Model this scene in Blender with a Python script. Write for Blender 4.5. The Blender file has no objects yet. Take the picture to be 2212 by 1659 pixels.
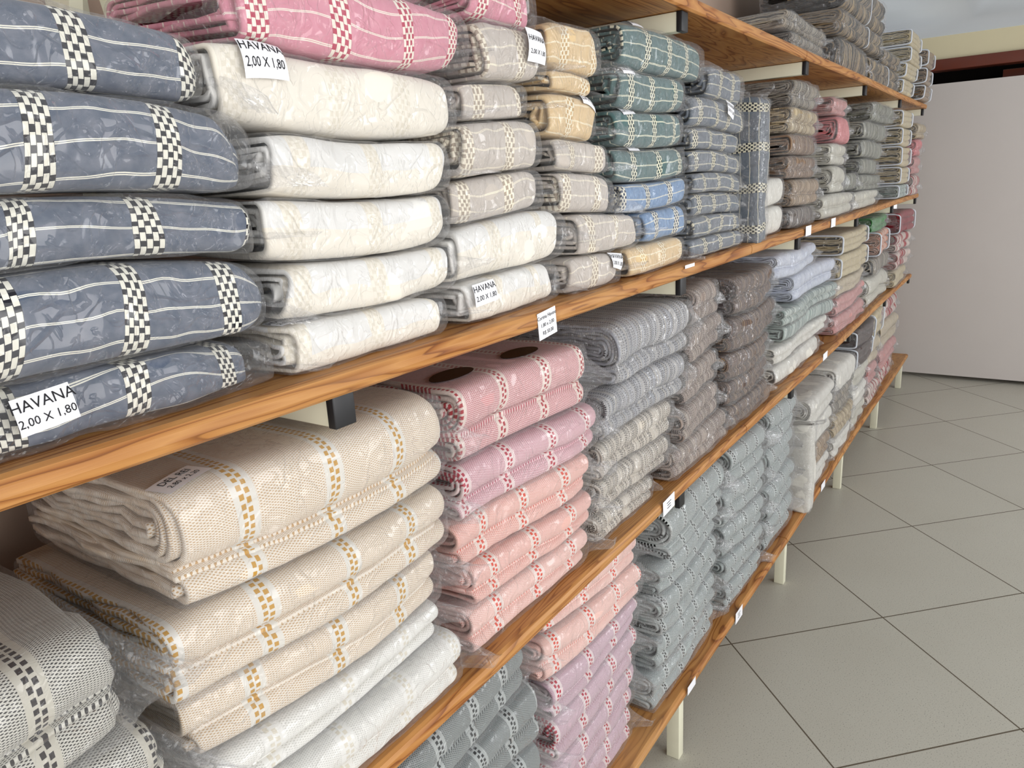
import bpy, math, random
import numpy as np
from mathutils import Vector, Matrix
from mathutils.bvhtree import BVHTree

# ------------------------------------------------------------------ camera
sc = bpy.context.scene
COL = sc.collection
RC = [[0.5606706344, -0.8263094832, -0.0534890436],
      [-0.2429202017, -0.1023844054, -0.9646280109],
      [0.7916048292, 0.5538321692, -0.2581312124]]
FPX = 1605.66
cd = bpy.data.cameras.new('camera')
cam = bpy.data.objects.new('camera', cd)
COL.objects.link(cam)
cd.sensor_fit = 'HORIZONTAL'
cd.sensor_width = 36.0
cd.lens = FPX / 2212 * 36.0
cd.clip_start = 0.02
cd.clip_end = 100
r_, d_, f_ = [Vector(v).normalized() for v in RC]
M = Matrix(((r_.x, -d_.x, -f_.x, 0.0), (r_.y, -d_.y, -f_.y, -0.72065),
            (r_.z, -d_.z, -f_.z, 1.6071), (0, 0, 0, 1)))
cam.matrix_world = M
sc.camera = cam

# ------------------------------------------------------------------ light
w = bpy.data.worlds.new('world')
sc.world = w
w.use_nodes = True
w.node_tree.nodes['Background'].inputs[0].default_value = (0.985, 0.985, 1.0, 1)
w.node_tree.nodes['Background'].inputs[1].default_value = 0.88


def area(name, loc, rot, sx, sy, power, col):
    l = bpy.data.lights.new(name, 'AREA')
    l.shape = 'RECTANGLE'
    l.size, l.size_y, l.energy, l.color = sx, sy, power, col
    o = bpy.data.objects.new(name, l)
    COL.objects.link(o)
    o.location = loc
    o.rotation_euler = rot
    return o


# daylight through the shop window opposite the shelves and the open door behind the camera
area('window_daylight', (0.9, -3.1, 1.7), (math.radians(88), 0, 0), 2.6, 2.0, 42, (1.0, 0.985, 0.965))
area('door_daylight', (-2.2, -1.6, 1.7), (math.radians(82), 0, math.radians(-68)), 1.6, 2.1, 24, (1.0, 0.985, 0.965))
area('far_fill_light', (4.6, -3.2, 1.5), (math.radians(84), 0, math.radians(-12)), 1.6, 1.8, 30, (0.97, 0.985, 1.0))  # added fill lamp, no known window here; brightens the far wall

sc.view_settings.view_transform = 'Standard'
sc.view_settings.look = 'None'
sc.view_settings.exposure = 0.45
sc.view_settings.gamma = 1.0
sc.view_settings.use_curve_mapping = False
sc.cycles.transparent_max_bounces = 40
sc.cycles.max_bounces = 4
sc.cycles.diffuse_bounces = 3
sc.cycles.glossy_bounces = 1
sc.cycles.caustics_reflective = False
sc.cycles.caustics_refractive = False


# ------------------------------------------------------------------ nodes
def lin(h):
    h = h.lstrip('#')
    out = []
    for i in (0, 2, 4):
        c = int(h[i:i + 2], 16) / 255
        out.append(c / 12.92 if c <= 0.04045 else ((c + 0.055) / 1.055) ** 2.4)
    return tuple(out) + (1.0,)


class G:
    def __init__(s, name):
        s.m = bpy.data.materials.new(name)
        s.m.use_nodes = True
        s.t = s.m.node_tree
        s.t.nodes.clear()
        s.out = s.t.nodes.new('ShaderNodeOutputMaterial')

    def n(s, typ, **kw):
        nd = s.t.nodes.new(typ)
        for k, v in kw.items():
            setattr(nd, k, v)
        return nd

    def put(s, sock, v):
        if v is None:
            return
        if hasattr(v, 'is_linked') or isinstance(v, bpy.types.NodeSocket):
            s.t.links.new(v, sock)
        else:
            sock.default_value = v

    def f(s, op, a, b=None, c=None):
        nd = s.n('ShaderNodeMath', operation=op)
        for i, v in enumerate((a, b, c)):
            s.put(nd.inputs[i], v)
        return nd.outputs[0]

    def mix(s, fac, a, b, mode='MIX'):
        nd = s.n('ShaderNodeMix', data_type='RGBA', blend_type=mode)
        s.put(nd.inputs[0], fac)
        s.put(nd.inputs[6], a)
        s.put(nd.inputs[7], b)
        return nd.outputs[2]

    def uv(s):
        nd = s.n('ShaderNodeUVMap', uv_map='uv')
        sp = s.n('ShaderNodeSeparateXYZ')
        s.t.links.new(nd.outputs[0], sp.inputs[0])
        return sp.outputs[0], sp.outputs[1], nd.outputs[0]

    def obj(s, scale=(1, 1, 1)):
        nd = s.n('ShaderNodeTexCoord')
        mp = s.n('ShaderNodeMapping')
        s.t.links.new(nd.outputs['Object'], mp.inputs[0])
        mp.inputs['Scale'].default_value = scale
        return mp.outputs[0]

    def noise(s, vec, scale, detail=2.0, rough=0.5, dist=0.0):
        nd = s.n('ShaderNodeTexNoise')
        s.put(nd.inputs['Vector'], vec)
        nd.inputs['Scale'].default_value = scale
        nd.inputs['Detail'].default_value = detail
        nd.inputs['Roughness'].default_value = rough
        nd.inputs['Distortion'].default_value = dist
        return nd.outputs[0]

    def ramp(s, fac, stops, interp='LINEAR'):
        nd = s.n('ShaderNodeValToRGB')
        nd.color_ramp.interpolation = interp
        e = nd.color_ramp.elements
        while len(e) < len(stops):
            e.new(0.5)
        for i, (p, c) in enumerate(stops):
            e[i].position = p
            e[i].color = c if len(c) == 4 else tuple(c) + (1,)
        s.put(nd.inputs[0], fac)
        return nd.outputs[0]

    def bump(s, h, strength=0.5, dist=0.001):
        nd = s.n('ShaderNodeBump')
        s.put(nd.inputs['Height'], h)
        nd.inputs['Strength'].default_value = strength
        nd.inputs['Distance'].default_value = dist
        return nd.outputs[0]

    def bsdf(s, col, rough=0.8, nrm=None, spec=0.3, sheen=0.0):
        p = s.n('ShaderNodeBsdfPrincipled')
        s.put(p.inputs['Base Color'], col)
        s.put(p.inputs['Roughness'], rough)
        p.inputs['Specular IOR Level'].default_value = spec
        if sheen:
            p.inputs['Sheen Weight'].default_value = sheen
        if nrm is not None:
            s.put(p.inputs['Normal'], nrm)
        s.t.links.new(p.outputs[0], s.out.inputs[0])
        return s.m


def g3(v):
    return (v, v, v, 1)


MATS = {}


def memo(fn):
    def wfn(*a):
        k = (fn.__name__,) + a
        if k not in MATS:
            MATS[k] = fn(*a)
        return MATS[k]
    return wfn


@memo
def havana(base, dark, light, line, per=0.112, bw=0.025, pv=0.028):
    g = G('havana_weave')
    u, v, uvv = g.uv()
    fr = g.f('FRACT', g.f('ADD', g.f('DIVIDE', u, per), 100.35))
    m = g.f('MULTIPLY', fr, per)
    band = g.f('LESS_THAN', m, bw)
    cw = bw / 5
    cu = g.f('FLOOR', g.f('DIVIDE', m, cw))
    fu = g.f('FRACT', g.f('DIVIDE', m, cw))
    vv = g.f('ADD', g.f('DIVIDE', v, 0.0074), 500.0)
    cv = g.f('FLOOR', vv)
    fv = g.f('FRACT', vv)
    par = g.f('MODULO', g.f('ADD', g.f('ADD', cu, cv), 0.01), 2.0)
    par = g.f('LESS_THAN', par, 0.9)
    # light floats bulge past their cell, leaving small dark blocks
    thin = g.f('LESS_THAN', fv, 0.24)
    cell = g.f('MAXIMUM', par, thin)
    nz = g.noise(uvv, 70, 3)
    fine = g.noise(uvv, 1400, 1)
    lum = sum(lin(base)[:3]) / 3
    bcol = g.mix(g.f('MULTIPLY', fine, 0.5 if lum < 0.3 else 0.16), lin(base), g3(0.0))
    bcol = g.mix(g.ramp(nz, [(0.35, g3(0)), (0.75, g3(0.35))]), bcol, lin(light))
    lf = g.f('FRACT', g.f('ADD', g.f('DIVIDE', v, pv), 100.0))
    l1 = g.f('LESS_THAN', lf, 0.035)
    l2 = g.f('MULTIPLY', g.f('GREATER_THAN', lf, 0.055), g.f('LESS_THAN', lf, 0.09))
    bcol = g.mix(g.f('MAXIMUM', l1, l2), bcol, lin(line))
    edge = g.f('LESS_THAN', g.f('ABSOLUTE', g.f('SUBTRACT', fu, 0.5)), 0.44)
    chk = g.mix(g.f('MULTIPLY', cell, edge), lin(dark), lin(line))
    col = g.mix(band, bcol, chk)
    h = g.f('ADD', g.f('MULTIPLY', g.f('MULTIPLY', band, cell), 1.0), g.f('MULTIPLY', fine, 0.25))
    return g.bsdf(col, 0.9, g.bump(h, 0.6, 0.0012), 0.15, 0.15)


@memo
def delrei(base, weft, accent, border, per=0.118, dens=0.55):
    g = G('knit_weave')
    u, v, uvv = g.uv()
    fr = g.f('FRACT', g.f('ADD', g.f('DIVIDE', u, per), 100.0))
    m = g.f('MULTIPLY', g.f('SUBTRACT', fr, 0.5), per)
    am = g.f('ABSOLUTE', m)
    band = g.f('LESS_THAN', am, 0.0135)
    # waffle dots, staggered
    uu = g.f('ADD', g.f('DIVIDE', u, 0.0034), 300.0)
    vv = g.f('ADD', g.f('DIVIDE', v, 0.0029), 300.0)
    st = g.f('MULTIPLY', g.f('MODULO', g.f('FLOOR', uu), 2.0), 0.5)
    fu = g.f('ABSOLUTE', g.f('SUBTRACT', g.f('FRACT', uu), 0.5))
    fv = g.f('ABSOLUTE', g.f('SUBTRACT', g.f('FRACT', g.f('ADD', vv, st)), 0.5))
    dot = g.f('LESS_THAN', g.f('ADD', g.f('MULTIPLY', fu, 0.35), fv), 0.13 + 0.14 * dens)
    nz = g.noise(uvv, 40, 3)
    fine = g.noise(uvv, 1500, 1)
    bcol = g.mix(dot, lin(base), lin(weft))
    bcol = g.mix(g.f('MULTIPLY', fine, 0.14), bcol, g3(0.02))
    # accent blocks
    c1 = g.f('LESS_THAN', g.f('ABSOLUTE', g.f('SUBTRACT', m, 0.0038)), 0.0027)
    c2 = g.f('LESS_THAN', g.f('ABSOLUTE', g.f('ADD', m, 0.0038)), 0.0027)
    v1 = g.f('LESS_THAN', g.f('FRACT', g.f('ADD', g.f('DIVIDE', v, 0.0092), 200.0)), 0.6)
    v2 = g.f('LESS_THAN', g.f('FRACT', g.f('ADD', g.f('DIVIDE', v, 0.0092), 200.5)), 0.6)
    acc = g.f('MAXIMUM', g.f('MULTIPLY', c1, v1), g.f('MULTIPLY', c2, v2))
    bd = g.mix(g.f('MULTIPLY', fine, 0.2), lin(border), g3(0.1))
    bd = g.mix(acc, bd, lin(accent))
    col = g.mix(band, bcol, bd)
    h = g.f('ADD', g.f('MULTIPLY', g.f('SUBTRACT', 1.0, dot), 0.6), g.f('ADD', g.f('MULTIPLY', fine, 0.4), g.f('MULTIPLY', acc, 0.8)))
    return g.bsdf(col, 0.92, g.bump(h, 0.6, 0.0012), 0.12, 0.15)


@memo
def rustic(c0, c1, c2, c3, dark, sw=0.0034, dd=0.5):
    g = G('striped_weave')
    u, v, uvv = g.uv()
    uu = g.f('ADD', g.f('DIVIDE', u, sw), 1000.0)
    cu = g.f('FLOOR', uu)
    wn = g.n('ShaderNodeTexWhiteNoise', noise_dimensions='1D')
    g.put(wn.inputs['W'], cu)
    r = wn.outputs[0]
    bc = g.ramp(r, [(0.0, lin(c0)), (0.42, lin(c1)), (0.62, lin(c2)), (0.8, lin(c3)), (0.92, lin(c0))], 'CONSTANT')
    wn2 = g.n('ShaderNodeTexWhiteNoise', noise_dimensions='1D')
    g.put(wn2.inputs['W'], g.f('ADD', cu, 77.3))
    isd = g.f('LESS_THAN', wn2.outputs[0], dd)
    dash = g.f('LESS_THAN', g.f('FRACT', g.f('ADD', g.f('DIVIDE', v, 0.0052), g.f('MULTIPLY', r, 7.0))), 0.62)
    core = g.f('LESS_THAN', g.f('ABSOLUTE', g.f('SUBTRACT', g.f('FRACT', uu), 0.5)), 0.33)
    k = g.f('MULTIPLY', g.f('MULTIPLY', isd, dash), core)
    dk = g.mix(g.f('GREATER_THAN', r, 0.55), lin(dark), lin(c3))
    col = g.mix(k, bc, dk)
    fine = g.noise(uvv, 900, 2)
    col = g.mix(g.f('MULTIPLY', fine, 0.25), col, g3(0.02))
    h = g.f('ADD', g.f('MULTIPLY', g.f('SINE', g.f('MULTIPLY', uu, 6.2832)), 0.4), g.f('ADD', k, fine))
    return g.bsdf(col, 0.93, g.bump(h, 0.7, 0.0015), 0.1, 0.1)


@memo
def plain(c, c2):
    g = G('plain_cloth')
    u, v, uvv = g.uv()
    nz = g.noise(uvv, 30, 4)
    fine = g.noise(uvv, 700, 2)
    col = g.mix(g.ramp(nz, [(0.3, g3(0)), (0.7, g3(1))]), lin(c), lin(c2))
    col = g.mix(g.f('MULTIPLY', fine, 0.14), col, g3(0.03))
    h = g.f('ADD', fine, g.f('MULTIPLY', g.f('SINE', g.f('MULTIPLY', u, 420.0)), 0.35))
    return g.bsdf(col, 0.9, g.bump(h, 0.5, 0.0012), 0.15, 0.1)


def bag_material(name, crk, haze, gl, rough=0.1, k=1.0):
    g = G(name)
    vec = g.obj()
    n1 = g.noise(vec, crk, 2, 0.5, 1.6)
    n2 = g.noise(g.obj((1.0, 1.7, 0.8)), crk * 2.3, 2, 0.5, 2.2)
    n3 = g.noise(vec, crk * 0.5, 3, 0.6, 0.3)
    r1 = g.ramp(g.f('ABSOLUTE', g.f('SUBTRACT', n1, 0.5)), [(0.0, g3(1)), (0.045, g3(0))])
    r2 = g.ramp(g.f('ABSOLUTE', g.f('SUBTRACT', n2, 0.52)), [(0.0, g3(1)), (0.05, g3(0))])
    h = g.f('ADD', g.f('MULTIPLY', n3, 2.2), g.f('ADD', g.f('MULTIPLY', r1, 0.22 * k), g.f('MULTIPLY', r2, 0.10 * k)))
    nrm = g.bump(h, 1.0, 0.012)
    gls = g.n('ShaderNodeBsdfGlossy')
    gls.inputs['Roughness'].default_value = rough
    gls.inputs['Color'].default_value = (1, 1, 1, 1)
    g.put(gls.inputs['Normal'], nrm)
    tr = g.n('ShaderNodeBsdfTransparent')
    tr.inputs[0].default_value = (0.98, 0.98, 0.985, 1)
    df = g.n('ShaderNodeBsdfDiffuse')
    df.inputs[0].default_value = (0.9, 0.905, 0.92, 1)
    lw = g.n('ShaderNodeLayerWeight')
    lw.inputs['Blend'].default_value = 0.35
    g.put(lw.inputs['Normal'], nrm)
    fac = g.f('MULTIPLY_ADD', g.f('POWER', lw.outputs['Facing'], 2.2), 0.30, gl)
    hz = g.f('MULTIPLY_ADD', g.f('POWER', lw.outputs['Facing'], 1.5), haze * 1.5, haze)
    a = g.n('ShaderNodeMixShader')
    g.put(a.inputs[0], hz)
    g.t.links.new(tr.outputs[0], a.inputs[1])
    g.t.links.new(df.outputs[0], a.inputs[2])
    b = g.n('ShaderNodeMixShader')
    g.put(b.inputs[0], fac)
    g.t.links.new(a.outputs[0], b.inputs[1])
    g.t.links.new(gls.outputs[0], b.inputs[2])
    g.t.links.new(b.outputs[0], g.out.inputs[0])
    return g.m


BAG = bag_material('clear_plastic_film', 11, 0.04, 0.035)
BAG2 = bag_material('crinkly_plastic_film', 24, 0.045, 0.085, 0.13, 1.5)


def wood_material():
    g = G('pine_board')
    vec = g.obj((0.55, 5.5, 5.5))
    n = g.noise(vec, 1.6, 3, 0.5, 0.9)
    rings = g.f('FRACT', g.f('MULTIPLY', n, 15.0))
    col = g.ramp(rings, [(0.0, lin('b87c3e')), (0.45, lin('c88f50')), (0.8, lin('a3662e')), (0.93, lin('7c461b')), (1.0, lin('b87c3e'))])
    fine = g.noise(g.obj((3, 160, 160)), 6, 3)
    col = g.mix(g.f('MULTIPLY', fine, 0.35), col, lin('7a431a'))
    sp = g.noise(g.obj((1, 1, 1)), 2.2, 2)
    col = g.mix(g.ramp(sp, [(0.45, g3(0)), (0.8, g3(0.5))]), col, lin('cda26c'))
    kn = g.n('ShaderNodeTexVoronoi')
    g.put(kn.inputs['Vector'], g.obj((1.4, 6, 6)))
    kn.inputs['Scale'].default_value = 1.0
    col = g.mix(g.ramp(kn.outputs['Distance'], [(0.03, g3(1)), (0.09, g3(0))]), col, lin('4a220c'))
    return g.bsdf(col, 0.42, g.bump(g.f('ADD', rings, fine), 0.15, 0.001), 0.4)


def simple(name, c, rough=0.6, spec=0.3, nscale=0, namp=0.1, bump=0.0):
    g = G(name)
    col = lin(c)
    nrm = None
    if nscale:
        nz = g.noise(g.obj(), nscale, 3)
        col = g.mix(g.f('MULTIPLY', nz, namp), col, g3(0.05))
        if bump:
            nrm = g.bump(nz, bump, 0.002)
    return g.bsdf(col, rough, nrm, spec)


WOOD = wood_material()
CREAM = simple('cream_enamel', 'e6e3cb', 0.4, 0.4, 14, 0.08)
BLACKP = simple('black_plastic', '1c1c1f', 0.4, 0.5)
PAPER = simple('white_paper', 'f4f4f8', 0.55, 0.3)
INK = simple('black_ink', '1b1b20', 0.6, 0.2)
GINK = simple('grey_ink', '8b8d94', 0.6, 0.2)
PIPE = simple('white_binding', 'd9dee6', 0.6, 0.4, 90, 0.15)
TAB = simple('dark_brown_plastic', '3a2a26', 0.25, 0.6)


# ------------------------------------------------------------------ mesh helpers
def mesh_obj(name, V, F, mat, parent=None, UV=None, smooth=True, loc=None):
    me = bpy.data.meshes.new(name)
    V = np.asarray(V, np.float32)
    F = np.asarray(F, np.int32)
    me.vertices.add(len(V))
    me.vertices.foreach_set('co', V.ravel())
    k = F.shape[1]
    me.loops.add(F.size)
    me.loops.foreach_set('vertex_index', F.ravel())
    me.polygons.add(len(F))
    me.polygons.foreach_set('loop_start', np.arange(0, F.size, k, dtype=np.int32))
    if UV is not None:
        l = me.uv_layers.new(name='uv')
        l.data.foreach_set('uv', np.asarray(UV, np.float32)[F.ravel()].ravel())
    me.update(calc_edges=True)
    if smooth:
        me.polygons.foreach_set('use_smooth', np.ones(len(F), bool))
    me.materials.append(mat)
    o = bpy.data.objects.new(name, me)
    COL.objects.link(o)
    if parent is not None:
        o.parent = parent
    if loc is not None:
        o.location = loc
    return o


def tag(o, label=None, cat=None, group=None, kind=None):
    if label:
        o['label'] = label
    if cat:
        o['category'] = cat
    if group:
        o['group'] = group
    if kind:
        o['kind'] = kind
    return o


def empty(name, loc):
    o = bpy.data.objects.new(name, None)
    COL.objects.link(o)
    o.location = loc
    o.empty_display_size = 0.05
    return o


class Field:
    """smooth random vector field: sum of sines"""
    def __init__(s, seed, freq, n=7, aniso=(1, 1, 1)):
        r = np.random.RandomState(seed)
        k = r.normal(size=(n, 3))
        k /= np.linalg.norm(k, axis=1)[:, None]
        s.k = k * (freq * r.uniform(0.5, 1.6, (n, 1))) * np.array(aniso)
        s.p = r.uniform(0, 6.28, n)
        s.a = r.normal(size=(n, 3)) / math.sqrt(n)

    def __call__(s, P):
        return np.sin(P @ s.k.T + s.p) @ s.a


def ridge(P, seed, freq):
    r = np.random.RandomState(seed)
    out = 0
    for i in range(3):
        k = r.normal(size=3)
        k *= freq * (1.8 ** i) / np.linalg.norm(k)
        k2 = r.normal(size=3) * freq * 0.5
        out = out + (1 - np.abs(np.sin(P @ k + 1.5 * np.sin(P @ k2 + r.uniform(0, 6)) + r.uniform(0, 6)))) / (1.6 ** i)
    return out


SHELF_FIELD = {s: Field(i * 7 + 3, 9.0, 6, (1, 0.3, 0.5)) for i, s in enumerate('TABC')}
BASE = dict(A=1.403, T=1.985, B=0.850, C=0.220)


def stackwarp(P, shelf, amp=0.013):
    """one continuous sag shared by every package on a shelf so that neighbours keep touching"""
    rel = np.clip((P[:, 2] - BASE[shelf]) / 0.15, 0, 1)
    top = np.clip((BASE[shelf] + 0.455 - P[:, 2]) / 0.1, 0, 1) if shelf != 'T' else 1
    f = SHELF_FIELD[shelf](P)
    Q = P.copy()
    Q[:, 2] += amp * f[:, 2] * rel * top
    Q[:, 1] += 0.6 * amp * f[:, 1] * rel
    return Q


# ------------------------------------------------------------------ cloth profiles (y back, z up), local to box [0,D]x[0,H]
def sup(theta, a, b, e):
    c, s = np.cos(theta), np.sin(theta)
    bm_ = float(np.max(b))
    if e < 6 and np.min(np.asarray(a)) > 1.3 * bm_:
        # flat top and bottom with a rounded nose
        r = 0.85 * b
        e = e + 0.8
        return (a - r) * np.clip(c * 3.2, -1, 1) + r * np.sign(c) * np.abs(c) ** (2 / e), b * np.sign(s) * np.abs(s) ** (2 / e)
    return a * np.sign(c) * np.abs(c) ** (2 / e), b * np.sign(s) * np.abs(s) ** (2 / e)


def prof_roll(D, H, turns, pitch, rnd, n=26, e=2.5):
    turns = max(2.3, (H / 2) / pitch - 0.6)
    th = np.linspace(0, 2 * np.pi * turns, int(n * turns))
    tau = th / (2 * np.pi)
    d = pitch * (np.clip((tau - 0.82) / 0.18, 0, 1) + np.maximum(tau - 1, 0))
    a = np.maximum(D / 2 - 0.001 - d, 0.012)
    b = np.maximum(H / 2 - 0.001 - d, 0.003)
    ph = th - 0.6
    a = np.maximum(a, b * 1.35)
    y, z = sup(ph, a, b, e)
    y += D / 2 + rnd.uniform(-.3, .3) * d
    k = np.clip(tau - 1, 0, 1)
    z += H / 2 + 0.0022 * k * np.sin(3.3 * th + rnd.uniform(0, 6))
    y += 0.008 * k * np.sin(2.3 * th + rnd.uniform(0, 6))
    return [np.stack([y, z], 1)]


def prof_U(D, H, zc, nl, pitch, rnd, n=12, wav=0.0022, dmax=None):
    out = []
    b0 = H / 2
    nl = max(1, int(b0 / pitch) + 1)
    for k in range(nl):
        b = b0 - pitch * k
        if b < 0.0025:
            break
        yo = pitch * k * 1.15 + rnd.uniform(0, 0.002)
        a = min(b * rnd.uniform(1.0, 1.25), 0.06)
        Dk = D - rnd.uniform(0, 0.02)
        L = max(Dk - yo - a, 0.03)
        m = 9
        ys = np.linspace(yo + a + L, yo + a, m, endpoint=False)
        th = np.linspace(np.pi / 2, 3 * np.pi / 2, n)
        c, s = np.cos(th), np.sin(th)
        e = 2.3
        cy = np.sign(c) * np.abs(c) ** (2 / e)
        cz = np.sign(s) * np.abs(s) ** (2 / e)
        y = np.concatenate([ys, yo + a + a * cy, ys[::-1]])
        z = np.concatenate([np.full(m, b), b * cz, np.full(m, -b)])
        if k:
            z = z + wav * np.sin(y * rnd.uniform(60, 130) + rnd.uniform(0, 6))
        out.append(np.stack([y, z + zc], 1))
    return out


def prof_fold(D, H, rnd, split=0.62, nl=4, pitch=0.011, raw=1):
    H1 = H * split
    H2 = H - H1 - 0.004 * raw
    out = prof_U(D, H1 - 0.002, H - H1 / 2, nl, pitch, rnd)
    lo = prof_U(D - 0.01, H2 - 0.001, H2 / 2, nl, pitch, rnd)
    for p in lo:
        p[:, 0] += 0.006
    out += lo
    for i in range(raw):
        z0 = H2 + 0.002 + 0.0035 * i
        y = np.linspace(D, 0.012 + 0.01 * i, 16)
        out.append(np.stack([y, z0 + 0.001 * np.sin(y * 50)], 1))
    return out


def end_round(us, W, H, t):
    """blunt pillow-like far end"""
    r = H * (0.55 if t > 0.15 else 0.25)
    q = np.clip(1 - (1 - np.asarray(us)) * W / r, 0, 1)
    return 1 - min(1, t * 2.2) * (1 - (1 - q ** 2.4) ** (1 / 2.4)) * 0.8 - 0.3 * t * np.clip((np.asarray(us) - 0.6) / 0.4, 0, 1) ** 2


def cloth(name, paths, W, t, nx, mat, parent, seed, D, H, shelf, org, yaw, taper=(0.1, 0.1), wr=0.0025, rag=0.006, lump=0.0):
    rnd = np.random.RandomState(seed)
    Vs, Fs, Us = [], [], []
    off = 0
    us = np.linspace(0, 1, nx)
    us = 0.5 - 0.5 * np.cos(np.pi * us) if nx < 30 else us * 0.7 + 0.3 * (0.5 - 0.5 * np.cos(np.pi * us))
    u0 = rnd.uniform(0, 0.3)
    c = np.array([D / 2, H / 2])
    for pi_, p in enumerate(paths):
        d = np.gradient(p, axis=0)
        d /= np.linalg.norm(d, axis=1)[:, None] + 1e-9
        nrm = np.stack([-d[:, 1], d[:, 0]], 1)
        s = np.concatenate([[0], np.cumsum(np.linalg.norm(np.diff(p, axis=0), axis=1))])
        loop = np.concatenate([p + nrm * t / 2, (p - nrm * t / 2)[::-1]])
        ls = np.concatenate([s, s[::-1] + 0.0008])
        n = len(loop)
        r0 = rnd.uniform(0, rag) + 0.5 * rag * np.sin(ls * rnd.uniform(15, 40) + rnd.uniform(0, 6))
        r1 = rnd.uniform(0, rag) + 0.5 * rag * np.sin(ls * rnd.uniform(15, 40) + rnd.uniform(0, 6))
        k0 = 1 - taper[0] * np.clip(1 - us / 0.16, 0, 1) ** 2.2
        k1 = end_round(us, W, H, taper[1])
        kk = k0 * k1
        ky = 1 - 0.45 * (1 - kk)
        X = np.outer(us, W - r1 - r0) + r0
        cz = H / 2 * (1 - 0.25 * (1 - kk))
        Y = c[0] + np.outer(ky, loop[:, 0] - c[0])
        Z = cz[:, None] + np.outer(kk, loop[:, 1] - c[1])
        V = np.stack([X, Y, Z], 2).reshape(-1, 3)
        U = np.stack([X + u0, np.tile(ls, (nx, 1)) + pi_ * 0.37 + 0.2], 2).reshape(-1, 2)
        i, j = np.meshgrid(np.arange(nx - 1), np.arange(n), indexing='ij')
        j2 = (j + 1) % n
        q = np.stack([i * n + j, (i + 1) * n + j, (i + 1) * n + j2, i * n + j2], -1).reshape(-1, 4)
        m = n // 2
        jj = np.arange(m - 1)
        cap0 = np.stack([jj, jj + 1, n - 2 - jj, n - 1 - jj], 1)
        b = (nx - 1) * n
        cap1 = np.stack([b + jj + 1, b + jj, b + n - 1 - jj, b + n - 2 - jj], 1)
        Fs.append(np.concatenate([q, cap0, cap1]) + off)
        Vs.append(V)
        Us.append(U)
        off += len(V)
    V = np.concatenate(Vs)
    F = np.concatenate(Fs)
    U = np.concatenate(Us)
    f1 = Field(seed + 11, 26, 8)
    f2 = Field(seed + 23, 95, 8, (1.2, 0.8, 0.8))
    dv = f1(V) * wr * 1.3 + f2(V) * wr * 0.42
    if lump:
        dv[:, 1] += lump * np.abs(np.sin(V[:, 0] * 55 + 2 * np.sin(V[:, 2] * 30)))
    dv[:, 0] *= 0.8
    dv[:, 2] *= 1 - 0.92 * np.clip(np.abs(2 * V[:, 2] / H - 1), 0, 1) ** 5
    V = V + dv
    for ax, lo, hi in ((1, -0.003, D + 0.008), (2, 0.0013, H - 0.0013)):
        a_, b_ = V[:, ax].min(), V[:, ax].max()
        a2, b2 = (lo if ax == 2 else max(lo, a_)), (hi if ax == 2 else min(hi, b_))
        V[:, ax] = a2 + (V[:, ax] - a_) * (b2 - a2) / (b_ - a_)
    V = place(V, W, D, shelf, org, yaw)
    o = mesh_obj(name, V, F, mat, parent, U)
    return o, V, F


def place(V, W, D, shelf, org, yaw):
    """local box -> world (yaw about the box centre, shared sag) -> root-local"""
    V = V.copy()
    cx, cy = W / 2, D / 2
    c, s = math.cos(yaw), math.sin(yaw)
    x, y = V[:, 0] - cx, V[:, 1] - cy
    V[:, 0], V[:, 1] = cx + c * x - s * y, cy + s * x + c * y
    V = stackwarp(V + org, shelf)
    return V - org


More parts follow.
